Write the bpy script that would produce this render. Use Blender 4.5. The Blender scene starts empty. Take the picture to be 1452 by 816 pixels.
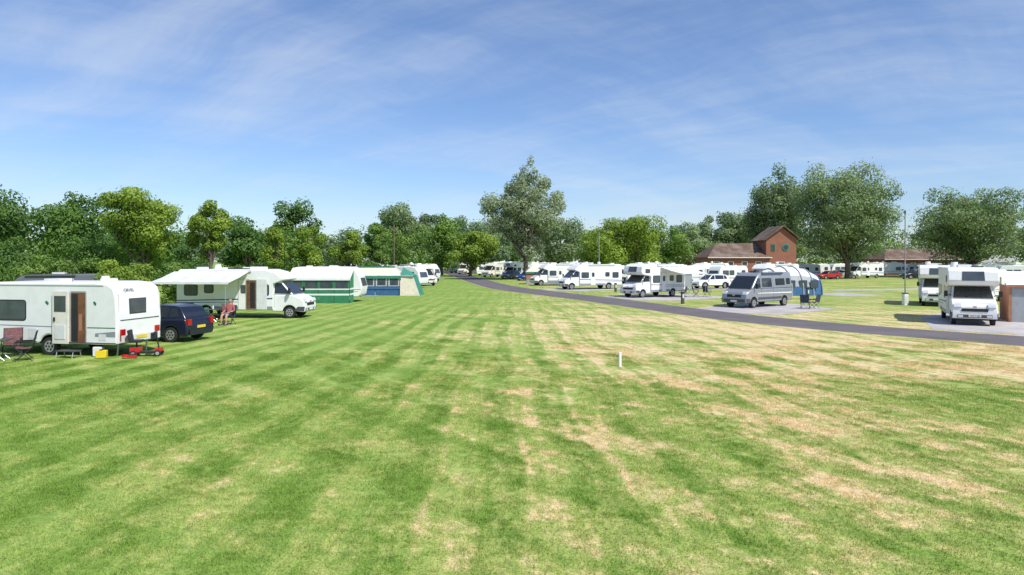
import bpy, bmesh, math, random
import numpy as np
from mathutils import Vector, Matrix
R=random.Random(7)
scene=bpy.context.scene
COL=scene.collection
# ------------------------------------------------------------------ nodes
def sk(nt,sock,v):
    if isinstance(v,bpy.types.NodeSocket): nt.links.new(v,sock)
    elif v is not None: sock.default_value=v
def mth(nt,op,a,b=None,c=None,clamp=False):
    n=nt.nodes.new('ShaderNodeMath'); n.operation=op; n.use_clamp=clamp
    for i,v in enumerate((a,b,c)): 
        if v is not None: sk(nt,n.inputs[i],v)
    return n.outputs[0]
def comb(nt,x,y,z=0.0):
    n=nt.nodes.new('ShaderNodeCombineXYZ')
    for i,v in enumerate((x,y,z)): sk(nt,n.inputs[i],v)
    return n.outputs[0]
def noise(nt,vec,scale,detail=3,rough=.55,out='Fac'):
    n=nt.nodes.new('ShaderNodeTexNoise'); nt.links.new(vec,n.inputs['Vector'])
    n.inputs['Scale'].default_value=scale; n.inputs['Detail'].default_value=detail; n.inputs['Roughness'].default_value=rough
    return n.outputs[out]
def mix(nt,f,a,b,mode='MIX'):
    n=nt.nodes.new('ShaderNodeMix'); n.data_type='RGBA'; n.blend_type=mode
    def c4(v): return v if isinstance(v,bpy.types.NodeSocket) else (v[0],v[1],v[2],1)
    sk(nt,n.inputs[0],f); sk(nt,n.inputs[6],c4(a)); sk(nt,n.inputs[7],c4(b))
    return n.outputs[2]
def sstep(nt,v,a,b,lo=0.,hi=1.):
    n=nt.nodes.new('ShaderNodeMapRange'); n.interpolation_type='SMOOTHSTEP'
    sk(nt,n.inputs[0],v); n.inputs[1].default_value=a; n.inputs[2].default_value=b; n.inputs[3].default_value=lo; n.inputs[4].default_value=hi
    return n.outputs[0]
def newmat(name):
    m=bpy.data.materials.new(name); m.use_nodes=True
    return m,m.node_tree,m.node_tree.nodes['Principled BSDF']
def pbr(name,col,rough=.5,metal=0.,var=.06,vscale=3.,spec=.5,bump=0):
    m,nt,b=newmat(name)
    tc=nt.nodes.new('ShaderNodeTexCoord')
    n=noise(nt,tc.outputs['Object'],vscale,4)
    f=sstep(nt,n,.3,.7)
    c=mix(nt,f,[k*(1-var) for k in col],[min(1,k*(1+var)) for k in col])
    nt.links.new(c,b.inputs['Base Color'])
    b.inputs['Roughness'].default_value=rough; b.inputs['Metallic'].default_value=metal
    b.inputs['Specular IOR Level'].default_value=spec
    if bump:
        bn=nt.nodes.new('ShaderNodeBump'); bn.inputs['Strength'].default_value=bump; bn.inputs['Distance'].default_value=.02
        nt.links.new(noise(nt,tc.outputs['Object'],vscale*6,3),bn.inputs['Height']); nt.links.new(bn.outputs[0],b.inputs['Normal'])
    return m
WHITE=pbr('white_paint',(.80,.80,.78),.32,var=.03)
CREAM=pbr('cream_paint',(.74,.70,.6),.4)
OFFW=pbr('offwhite_grp',(.66,.67,.66),.45)
SILVER=pbr('silver_grey_paint',(.34,.36,.39),.3,.4,.04)
NAVY=pbr('navy_paint',(.012,.016,.034),.22)
BLACKC=pbr('black_paint',(.012,.012,.014),.22)
REDC=pbr('red_paint',(.42,.02,.02),.3)
BLUEC=pbr('blue_paint',(.02,.06,.25),.3)
GREYC=pbr('grey_paint',(.12,.125,.14),.3)
BLK=pbr('black_plastic',(.018,.018,.02),.6)
DGR=pbr('dark_grey_plastic',(.07,.07,.075),.6)
TYRE=pbr('tyre_rubber',(.022,.022,.022),.85)
RIM=pbr('wheel_rim',(.5,.5,.52),.35,.6)
GLASS=pbr('window_glass',(.02,.026,.032),.07,spec=.8)
ACRYL=pbr('acrylic_window',(.06,.075,.09),.12,spec=.7,var=.25,vscale=2)
LAMP=pbr('lamp_lens',(.6,.62,.65),.12)
REDL=pbr('rear_lamp',(.4,.01,.01),.2)
YEL=pbr('yellow_plastic',(.75,.55,.02),.5)
REDP=pbr('red_metal',(.5,.02,.02),.4)
ALU=pbr('aluminium_pole',(.5,.5,.52),.35,.7)
BROWN=pbr('interior_wood',(.16,.07,.03),.6,var=.3,vscale=5)
GRN=pbr('green_stripe',(.02,.16,.08),.5)
TEAL=pbr('teal_canvas',(.04,.22,.16),.8,var=.12)
GCAN=pbr('green_canvas',(.035,.20,.09),.8,var=.12)
BCAN=pbr('blue_canvas',(.04,.12,.26),.8,var=.12)
CCAN=pbr('cream_canvas',(.66,.6,.47),.85,var=.08)
WCAN=pbr('white_canvas',(.76,.76,.76),.8,var=.05)
GYCAN=pbr('grey_canvas',(.34,.36,.38),.8,var=.08)
LGCAN=pbr('light_grey_canvas',(.55,.55,.54),.8,var=.06)
OCAN=pbr('terracotta_canvas',(.40,.18,.10),.85,var=.1)
CHAIRF=pbr('chair_fabric',(.16,.07,.07),.85,var=.2,vscale=9)
CHAIRB=pbr('chair_fabric_blue',(.04,.05,.09),.85,var=.2,vscale=9)
STRIPG=pbr('grey_decal',(.25,.27,.3),.4)
STRIPB=pbr('blue_decal',(.04,.08,.22),.4)
PLATEW=pbr('plate_white',(.75,.75,.75),.4)
PLATEY=pbr('plate_yellow',(.75,.55,.05),.4)
BARK=pbr('bark',(.14,.11,.085),.9,var=.35,vscale=2,bump=.5)
POLE=pbr('galvanised_pole',(.3,.3,.3),.5,.4)

GD=(.15,.25,.038); GL=(.27,.375,.085); GY=(.42,.42,.14); DRY=(.69,.52,.30)
def grass_color(nt):
    g=nt.nodes.new('ShaderNodeNewGeometry'); s=nt.nodes.new('ShaderNodeSeparateXYZ')
    nt.links.new(g.outputs['Position'],s.inputs[0]); P=g.outputs['Position']; x,y=s.outputs[0],s.outputs[1]
    def cn(n,k): return mth(nt,'MULTIPLY',mth(nt,'SUBTRACT',n,.5),k)
    w=cn(noise(nt,P,.05,3),4.)
    w2=cn(noise(nt,P,.9,3),.35)
    yc=mth(nt,'MINIMUM',y,70.)
    fan=mth(nt,'MULTIPLY',mth(nt,'MULTIPLY',x,yc),.012)
    xs=mth(nt,'ADD',mth(nt,'ADD',mth(nt,'ADD',x,fan),w),w2)
    A=mth(nt,'SINE',mth(nt,'MULTIPLY',xs,2*math.pi/1.75))
    A=sstep(nt,A,-.8,.8)
    T=sstep(nt,mth(nt,'SINE',mth(nt,'ADD',mth(nt,'MULTIPLY',xs,4*math.pi/1.75),.9)),.8,1.)
    cd=mth(nt,'ADD',mth(nt,'ADD',mth(nt,'MULTIPLY',y,.62),mth(nt,'MULTIPLY',x,.72)),mth(nt,'MULTIPLY',w,.9))
    cd=mth(nt,'ADD',cd,w2)
    B=sstep(nt,mth(nt,'SINE',mth(nt,'MULTIPLY',cd,2*math.pi/1.8)),-.8,.8)
    amp=mth(nt,'MULTIPLY',sstep(nt,noise(nt,P,.11,3),.34,.6,.25,1.),mth(nt,'MULTIPLY',sstep(nt,y,5,13,.45,1.),sstep(nt,y,38,60,1.,.2)))
    ampB=mth(nt,'MULTIPLY',sstep(nt,noise(nt,comb(nt,x,y,7.),.12,3),.4,.62,.1,1.),sstep(nt,y,38,55,1.,.2))
    st=noise(nt,comb(nt,xs,mth(nt,'MULTIPLY',y,.09)),2.6,5,.65)
    st2=noise(nt,comb(nt,cd,mth(nt,'MULTIPLY',mth(nt,'SUBTRACT',x,mth(nt,'MULTIPLY',y,1.1)),.1),3.),2.4,5,.65)
    pt=noise(nt,P,.22,6,.62)
    pf=noise(nt,P,1.4,5,.65)
    fine=noise(nt,P,30,3,.7); fine2=noise(nt,P,6,3,.7)
    right=sstep(nt,x,-8,4,-.26,.14)
    far=mth(nt,'MULTIPLY',sstep(nt,y,14,26),sstep(nt,y,52,36))
    rd=mth(nt,'MULTIPLY',sstep(nt,x,-1,8),far)
    v=cn(st,1.2)
    for t_ in (cn(st2,1.1),cn(pt,1.6),cn(pf,1.2),right,mth(nt,'MULTIPLY',rd,.2),mth(nt,'MULTIPLY',cn(A,.18),amp),mth(nt,'MULTIPLY',cn(B,.14),ampB),mth(nt,'MULTIPLY',T,.08),cn(fine2,.6),mth(nt,'MULTIPLY',sstep(nt,y,42,58),-.12)):
        v=mth(nt,'ADD',v,t_)
    dry=sstep(nt,v,.1,.52)
    lane=mth(nt,'ADD',.52,mth(nt,'MULTIPLY',cn(A,.75),amp))
    for t_ in (mth(nt,'MULTIPLY',cn(B,.32),ampB),cn(st,.9),cn(st2,.6),cn(pf,.6),cn(pt,.4)): lane=mth(nt,'ADD',lane,t_,clamp=False)
    lane=sstep(nt,lane,.0,1.)
    c=mix(nt,lane,GD,GL)
    yel=sstep(nt,v,-.3,.25)
    c=mix(nt,mth(nt,'MULTIPLY',yel,.62),c,GY)
    c=mix(nt,mth(nt,'MULTIPLY',dry,.85),c,DRY)
    f=mth(nt,'MULTIPLY',sstep(nt,fine,.25,.75,.66,1.34),sstep(nt,fine2,.25,.75,.82,1.18))
    c=mix(nt,1.,c,comb(nt,f,f,f),'MULTIPLY')
    return c,fine,fine2
def mk_grass(name,blade):
    m,nt,b=newmat(name)
    c,fine,f2=grass_color(nt)
    b.inputs['Roughness'].default_value=.9; b.inputs['Specular IOR Level'].default_value=.15
    if blade:
        c=mix(nt,1.,c,(1.2,1.2,1.15),'MULTIPLY')
        nt.links.new(c,b.inputs['Base Color'])
        tr=nt.nodes.new('ShaderNodeBsdfTranslucent'); nt.links.new(c,tr.inputs[0])
        mx=nt.nodes.new('ShaderNodeMixShader'); mx.inputs[0].default_value=.4
        nt.links.new(b.outputs[0],mx.inputs[1]); nt.links.new(tr.outputs[0],mx.inputs[2])
        nt.links.new(mx.outputs[0],nt.nodes['Material Output'].inputs[0])
    else:
        nt.links.new(c,b.inputs['Base Color'])
        bn=nt.nodes.new('ShaderNodeBump'); bn.inputs['Strength'].default_value=.5; bn.inputs['Distance'].default_value=.03
        nt.links.new(mth(nt,'ADD',fine,f2),bn.inputs['Height']); nt.links.new(bn.outputs[0],b.inputs['Normal'])
    return m
GRASS=mk_grass('lawn_grass',False); BLADE=mk_grass('lawn_blades',True)
def ground_mat(name,c1,c2,s1,s2,bump=.4,rough=.9):
    m,nt,b=newmat(name); g=nt.nodes.new('ShaderNodeNewGeometry'); P=g.outputs['Position']
    f=mth(nt,'ADD',mth(nt,'MULTIPLY',noise(nt,P,s1,5),.5),mth(nt,'MULTIPLY',noise(nt,P,s2,3,.7),.5))
    nt.links.new(mix(nt,sstep(nt,f,.35,.65),c1,c2),b.inputs['Base Color']); b.inputs['Roughness'].default_value=rough
    bn=nt.nodes.new('ShaderNodeBump'); bn.inputs['Strength'].default_value=bump; bn.inputs['Distance'].default_value=.01
    nt.links.new(noise(nt,P,s2*2,3),bn.inputs['Height']); nt.links.new(bn.outputs[0],b.inputs['Normal'])
    return m
ASPH=ground_mat('asphalt',(.10,.088,.092),(.16,.14,.145),.4,25)
GRAV=ground_mat('gravel',(.34,.31,.30),(.52,.49,.47),.6,14)
EDGE=ground_mat('dry_verge',(.32,.31,.11),(.50,.40,.2),.8,8)
def brick_mat():
    m,nt,b=newmat('brick'); tc=nt.nodes.new('ShaderNodeTexCoord'); s=nt.nodes.new('ShaderNodeSeparateXYZ'); nt.links.new(tc.outputs['Object'],s.inputs[0])
    t=nt.nodes.new('ShaderNodeTexBrick'); nt.links.new(comb(nt,mth(nt,'ADD',s.outputs[0],s.outputs[1]),s.outputs[2]),t.inputs['Vector'])
    t.inputs['Scale'].default_value=1; t.inputs['Brick Width'].default_value=.225; t.inputs['Row Height'].default_value=.075; t.inputs['Mortar Size'].default_value=.008
    t.inputs['Color1'].default_value=(.33,.10,.05,1); t.inputs['Color2'].default_value=(.25,.075,.04,1); t.inputs['Mortar'].default_value=(.28,.2,.16,1)
    c=mix(nt,sstep(nt,noise(nt,tc.outputs['Object'],.7,5),.4,.7,0,.6),t.outputs[0],(.20,.085,.06))
    nt.links.new(c,b.inputs['Base Color']); b.inputs['Roughness'].default_value=.9; return m
BRICK=brick_mat()
def tile_mat():
    m,nt,b=newmat('roof_tile'); tc=nt.nodes.new('ShaderNodeTexCoord'); s=nt.nodes.new('ShaderNodeSeparateXYZ'); nt.links.new(tc.outputs['Object'],s.inputs[0])
    t=nt.nodes.new('ShaderNodeTexBrick'); nt.links.new(comb(nt,s.outputs[0],mth(nt,'MULTIPLY',s.outputs[2],1.)),t.inputs['Vector'])
    t.inputs['Scale'].default_value=1; t.inputs['Brick Width'].default_value=.35; t.inputs['Row Height'].default_value=.22; t.inputs['Mortar Size'].default_value=.02
    t.inputs['Color1'].default_value=(.19,.115,.08,1); t.inputs['Color2'].default_value=(.12,.075,.055,1); t.inputs['Mortar'].default_value=(.06,.04,.03,1)
    c=mix(nt,sstep(nt,noise(nt,tc.outputs['Object'],.6,4),.4,.7),t.outputs[0],(.21,.165,.13))
    nt.links.new(c,b.inputs['Base Color']); b.inputs['Roughness'].default_value=.9; return m
TILE=tile_mat()
def leaf_mat(name,dark,light,tr=.32):
    m,nt,b=newmat(name)
    a=nt.nodes.new('ShaderNodeAttribute'); a.attribute_name='var'
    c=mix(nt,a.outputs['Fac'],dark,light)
    nt.links.new(c,b.inputs['Base Color']); b.inputs['Roughness'].default_value=.55; b.inputs['Specular IOR Level'].default_value=.3
    t=nt.nodes.new('ShaderNodeBsdfTranslucent'); nt.links.new(mix(nt,1.,c,(1.15,1.35,.5),'MULTIPLY'),t.inputs[0])
    mx=nt.nodes.new('ShaderNodeMixShader'); mx.inputs[0].default_value=tr
    nt.links.new(b.outputs[0],mx.inputs[1]); nt.links.new(t.outputs[0],mx.inputs[2]); nt.links.new(mx.outputs[0],nt.nodes['Material Output'].inputs[0])
    return m
L_MID=leaf_mat('leaf_mid',(.055,.125,.024),(.25,.37,.075))
L_DARK=leaf_mat('leaf_dark',(.035,.09,.02),(.17,.29,.06))
L_BRT=leaf_mat('leaf_bright',(.10,.18,.022),(.35,.45,.07))
L_SILV=leaf_mat('leaf_silver',(.11,.155,.08),(.47,.52,.36))
L_GREY=leaf_mat('leaf_greygreen',(.07,.125,.055),(.33,.41,.21))
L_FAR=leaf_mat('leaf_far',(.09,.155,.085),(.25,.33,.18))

# ------------------------------------------------------------------ mesh builder
class MB:
    def __init__(s): s.v=[];s.f=[];s.m=[];s.mats=[]
    def mi(s,m):
        if m not in s.mats: s.mats.append(m)
        return s.mats.index(m)
    def add(s,vs,fs,mat):
        o=len(s.v); s.v+= [tuple(p) for p in vs]
        for i,f in enumerate(fs):
            s.f.append([o+k for k in f]); s.m.append(s.mi(mat[i] if isinstance(mat,list) else mat))
    def box(s,c,d,mat,rz=0,ry=0):
        M=Matrix.Translation(c)@Matrix.Rotation(rz,4,'Z')@Matrix.Rotation(ry,4,'Y')
        vs=[M@Vector((x*d[0]/2,y*d[1]/2,z*d[2]/2)) for x in(-1,1) for y in(-1,1) for z in(-1,1)]
        s.add(vs,[(0,1,3,2),(4,6,7,5),(0,4,5,1),(2,3,7,6),(0,2,6,4),(1,5,7,3)],mat)
    def cyl(s,p0,p1,r0,r1,mat,n=12,cap=True):
        p0=Vector(p0);p1=Vector(p1);d=(p1-p0).normalized()
        a=d.orthogonal().normalized(); b=d.cross(a)
        vs=[];
        for p,r in((p0,r0),(p1,r1)):
            for i in range(n):
                t=2*math.pi*i/n; vs.append(p+(a*math.cos(t)+b*math.sin(t))*r)
        fs=[(i,(i+1)%n,n+(i+1)%n,n+i) for i in range(n)]
        if cap: fs+= [tuple(range(n-1,-1,-1)),tuple(range(n,2*n))]
        s.add(vs,fs,mat)
    def tube(s,pts,r,mat,n=6):
        for a,b in zip(pts[:-1],pts[1:]): s.cyl(a,b,r,r,mat,n)
    def body(s,prof,hw,mat,em=None):
        n=len(prof); h=hw if callable(hw) else (lambda z:hw)
        vs=[(x,h(z),z) for x,z in prof]+[(x,-h(z),z) for x,z in prof]
        fs=[tuple(range(n)),tuple(range(2*n-1,n-1,-1))]; ms=[mat,mat]
        for i in range(n):
            j=(i+1)%n; fs.append((i,j,n+j,n+i)); ms.append((em or {}).get(i,mat))
        s.add(vs,fs,ms)
    def side(s,pts,hw,sd,mat,off=.008,th=.012):
        h=hw if callable(hw) else (lambda z:hw); n=len(pts)
        vs=[(x,sd*(h(z)+off),z) for x,z in pts]+[(x,sd*(h(z)-th),z) for x,z in pts]
        fs=[tuple(range(n))]+[(i,(i+1)%n,n+(i+1)%n,n+i) for i in range(n)]
        s.add(vs,fs,mat)
    def front(s,p0,p1,w0,w1,mat,off=.01,y=0.):
        dx,dz=p1[0]-p0[0],p1[1]-p0[1]; l=math.hypot(dx,dz); nx,nz=dz/l,-dx/l
        q=lambda p,w,o:(p[0]+nx*o,y+w,p[1]+nz*o)
        vs=[q(p0,-w0,off),q(p0,w0,off),q(p1,w1,off),q(p1,-w1,off),q(p0,-w0,-.02),q(p0,w0,-.02),q(p1,w1,-.02),q(p1,-w1,-.02)]
        s.add(vs,[(0,1,2,3),(0,1,5,4),(1,2,6,5),(2,3,7,6),(3,0,4,7)],mat)
    def build(s,name,parent=None,loc=(0,0,0),rz=0,bevel=0,smooth=True,seg=2):
        me=bpy.data.meshes.new(name); me.from_pydata(s.v,[],s.f)
        for m in s.mats: me.materials.append(m)
        me.polygons.foreach_set('material_index',s.m)
        bm=bmesh.new(); bm.from_mesh(me); bmesh.ops.recalc_face_normals(bm,faces=bm.faces); bm.to_mesh(me); bm.free()
        if smooth:
            me.polygons.foreach_set('use_smooth',[True]*len(me.polygons)); me.set_sharp_from_angle(angle=math.radians(35))
        ob=bpy.data.objects.new(name,me); COL.objects.link(ob)
        if parent: ob.parent=parent
        ob.location=loc; ob.rotation_euler=(0,0,rz)
        if bevel:
            b=ob.modifiers.new('bevel','BEVEL'); b.width=bevel; b.segments=seg; b.limit_method='ANGLE'; b.angle_limit=math.radians(40); b.harden_normals=False
        return ob
def empty(name,loc,heading=None,rz=0):
    e=bpy.data.objects.new(name,None); COL.objects.link(e); e.location=(loc[0],loc[1],loc[2] if len(loc)>2 else 0)
    if heading: rz=math.atan2(heading[1],heading[0])
    e.rotation_euler=(0,0,rz); e.empty_display_size=.3
    return e
def dup(e,name,loc,heading=None,rz=0):
    n=empty(name,loc,heading,rz)
    for c in e.children:
        k=c.copy(); COL.objects.link(k); k.parent=n
    return n
def text(s,parent,loc,rot,size,mat,name='lettering'):
    c=bpy.data.curves.new(name,'FONT'); c.body=s; c.size=size; c.extrude=.003; c.align_x='CENTER'; c.align_y='CENTER'; c.materials.append(mat)
    o=bpy.data.objects.new(name,c); COL.objects.link(o); o.parent=parent; o.location=loc; o.rotation_euler=rot; return o
def rr(x0,z0,x1,z1,r=.07,n=4):
    o=[]
    for cx,cz,a in((x1-r,z1-r,0),(x0+r,z1-r,90),(x0+r,z0+r,180),(x1-r,z0+r,270)):
        for i in range(n+1):
            t=math.radians(a+90*i/n); o.append((cx+r*math.cos(t),cz+r*math.sin(t)))
    return o
def arch(xc,r,zc,zb,n=12):
    a0=math.asin(max(-1,min(1,(zb-zc)/r)))
    return [(xc+r*math.cos(math.pi-a0-(math.pi-2*a0)*i/n),zc+r*math.sin(math.pi-a0-(math.pi-2*a0)*i/n)) for i in range(n+1)]
def wheel(mb,x,y,r,w=.2):
    sd=1 if y>0 else -1
    mb.cyl((x,y-w/2,r),(x,y+w/2,r),r,r,TYRE,24)
    yo=y+sd*w/2
    mb.cyl((x,yo-.02*sd,r),(x,yo+.006*sd,r),r*.68,r*.64,RIM,20)
    for k in range(6):
        a=k*math.pi/3; mb.cyl((x+math.cos(a)*r*.4,yo,r+math.sin(a)*r*.4),(x+math.cos(a)*r*.4,yo+.009*sd,r+math.sin(a)*r*.4),r*.13,r*.13,BLK,8)
    mb.cyl((x,yo,r),(x,yo+.02*sd,r),r*.17,r*.12,DGR,10)
def window(mb,x0,z0,x1,z1,hw,sd,r=.09,g=None,split=False):
    mb.side(rr(x0-.04,z0-.04,x1+.04,z1+.04,r+.03),hw,sd,BLK,.006)
    mb.side(rr(x0,z0,x1,z1,r),hw,sd,g or ACRYL,.018)
    mb.side([(x0+.05,z0+.03),(x1-.05,z0+.03),(x1-.05,z0+.05),(x0+.05,z0+.05)],hw,sd,DGR,.022)

# ------------------------------------------------------------------ vehicles
def caravan(name,loc,heading,L=6.0,H=2.6,W=2.2,stripe=STRIPG,body=None,door=-1,detail=True):
    body=body or WHITE
    e=empty(name,loc,heading); a=L/2; hw=W/2
    b=MB()
    bot=[(-a,.42)]+arch(-.1,.38,.34,.42)+[(a-.35,.42)]
    top=[(a-.12,.62),(a,1.25),(a-.22,2.0),(a-.6,H-.12),(a-1.1,H),(-a+.7,H),(-a+.25,H-.08),(-a+.03,H-.4),(-a-.04,1.2)]
    b.body(bot+top,hw,body,{i:BLK for i in range(len(bot)-1)})
    b.build('body',e,bevel=.06)
    d=MB()
    for s in(1,-1):
        wheel(d,-.1,s*(hw-.12),.32,.18)
        d.side(rr(a-1.9,1.28,a-.75,1.98,.12),hw,s,BLK,.006); d.side(rr(a-1.86,1.32,a-.79,1.94,.1),hw,s,ACRYL,.018)
        window(d,-a+.55,1.35,-a+1.2,1.95,hw,s)
        window(d,-.1,1.35,.75,1.95,hw,s)
        d.side([(-a+.02,.95),(a-.12,1.0),(a-.1,1.04),(-a+.02,1.0)],hw,s,stripe,.004)
        d.side([(-a+.02,.86),(a-.35,.84),(a-.3,.87),(-a+.02,.91)],hw,s,stripe,.004)
    s=door
    d.side(rr(-1.15,.5,-.5,2.3,.08),hw,s,DGR,.004); d.side(rr(-1.13,.52,-.52,2.28,.07),hw,s,body,.01); window(d,-1.0,1.5,-.65,2.0,hw,s)
    d.front((a+.0,1.3),(a-.2,1.95),.85,.8,ACRYL,.012)
    d.box((-a-.03,0,1.7),(.02,1.3,.5),ACRYL)
    for s in(1,-1): d.box((-a-.02,s*(hw-.14),.75),(.05,.14,.4),REDL)
    d.box((0.3,.1,H+.05),(.6,.5,.12),OFFW); d.box((-1.6,-.2,H+.05),(.4,.4,.1),OFFW)
    d.tube([(a-.3,.5,.42),(a+1.1,0,.45),(a-.3,-.5,.42)],.04,ALU)
    d.cyl((a+.8,.1,.0),(a+.8,.1,.75),.03,.03,ALU,8)
    d.build('fittings',e)
    return e
def motorhome(name,loc,heading,L=7.0,H=2.85,style='low',stripe=STRIPG,body=None,plate=None,door=1):
    body=body or WHITE
    e=empty(name,loc,heading); a=L/2; xb=a-1.85; hw=1.13
    b=MB()
    bot=[(-a,.48)]+arch(-a+1.75,.40,.36,.48)+[(xb,.48)]
    if style=='luton': fr=[(xb,1.92),(xb+1.1,2.08),(xb+1.3,2.3),(xb+1.15,H-.18),(xb+.75,H)]
    else: fr=[(xb,2.0),(xb+.62,2.24),(xb+.6,2.32),(xb+.1,H-.15),(xb-.5,H)]
    b.body(bot+fr+[(-a+.18,H),(-a,H-.2)],hw,body,{i:BLK for i in range(len(bot)-1)})
    bot2=[(xb-.1,.4)]+arch(a-.92,.40,.36,.4)+[(a-.06,.36)]
    b2=MB()
    b2.body(bot2+[(a,.7),(a-.07,1.0),(a-.25,1.15),(a-.74,1.36),(xb-.1,1.38)],.99,body,{i:BLK for i in range(len(bot2)-1)})
    hc=lambda z:.985-.15*(z-1.38)/.85
    b2.body([(xb-.1,1.384),(a-.70,1.375),(xb+.38,2.16),(xb-.1,2.2)],hc,body)
    b.build('body',e,bevel=.06); b2.build('cab',e,bevel=.05)
    d=MB()
    d.front((a-.72,1.41),(xb+.42,2.13),.88,.76,GLASS,.014)
    for s in(1,-1):
        d.side([(xb+.04,1.45),(a-.86,1.43),(xb+.42,2.05),(xb+.04,2.08)],hc,s,GLASS,.01)
        d.side([(xb+.02,.62),(xb+.035,.62),(xb+.035,1.4),(xb+.02,1.4)],.99,s,DGR,.004)
        d.side([(a-.95+.3,.42),(a-.05,.42),(a+.0,.68),(a-.42,.68)],.99,s,DGR,.01)
        wheel(d,a-.92,s*.86,.34,.2); wheel(d,-a+1.75,s*(hw-.14),.34,.2)
        d.box((a-.14,s*.74,1.0),(.26,.34,.2),LAMP,0,-.5)
        d.box((a+.0,s*.62,.5),(.04,.22,.12),LAMP)
        d.box((a-.85,s*1.2,1.62),(.1,.16,.3),BLK); d.box((a-.82,s*1.08,1.55),(.05,.26,.05),BLK)
        d.side([(-a+2.2,.5),(xb-.02,.5),(xb-.02,.7),(-a+2.2,.7)],hw,s,STRIPG,.006)
        window(d,-a+.5,1.35,-a+1.25,1.95,hw,s)
        window(d,-a+1.7,1.5,-a+2.2,1.95,hw,s)
        window(d,xb-1.15,1.35,xb-.25,1.95,hw,s)
        if style=='luton': window(d,xb+.2,2.25,xb+.75,2.55,hw,s,.06)
        d.side([(-a+.02,1.0),(xb-.02,1.12),(xb-.02,1.2),(-a+.02,1.06)],hw,s,stripe,.004)
        d.side([(-a+.02,.88),(xb-1.4,.95),(xb-1.4,.97),(-a+.02,.93)],hw,s,stripe,.004)
        d.box((-a-.01,s*.98,.95),(.05,.14,.5),REDL)
        d.box((-1.0,s*(hw+.03),H-.07),(3.4,.1,.12),OFFW)
    s=door
    d.side(rr(xb-2.05,.5,xb-1.4,2.3,.08),hw,s,DGR,.005); d.side(rr(xb-2.03,.52,xb-1.42,2.28,.07),hw,s,body,.012); window(d,xb-1.9,1.45,xb-1.55,1.95,hw,s)
    d.box((a+.0,0,.82),(.03,1.15,.16),BLK); d.box((a-.03,0,.5),(.07,1.5,.16),DGR)
    d.box((a+.012,0,.98),(.03,.16,.1),ALU)
    d.box((a+.03,0,.52),(.02,.54,.12),PLATEW)
    for s in(.35,-.25): d.tube([(a-.72,s,1.43),(a-.95,s-.42,1.62)],.012,BLK,4)
    d.front((a-.28,1.16),(a-.30,1.17),.8,.8,DGR,.006)
    d.box((-a-.01,0,1.6),(.02,1.1,.5),ACRYL)
    d.box((-a+.9,.2,H+.06),(.5,.5,.14),OFFW); d.box((xb-1.2,-.2,H+.07),(.8,.6,.16),WHITE); d.box((-.8,.5,H+.03),(1.1,.6,.05),BLK)
    d.cyl((-a+2.2,-.5,H),(-a+2.2,-.5,H+.28),.22,.16,WHITE,14)
    if style=='luton': d.front((xb+1.31,2.32),(xb+1.16,H-.2),.5,.48,ACRYL,.004)
    d.build('fittings',e)
    if plate: text(plate,e,(a+.043,0,.52),(math.pi/2,0,math.pi/2),.105,BLK,'number_plate_text')
    return e
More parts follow.
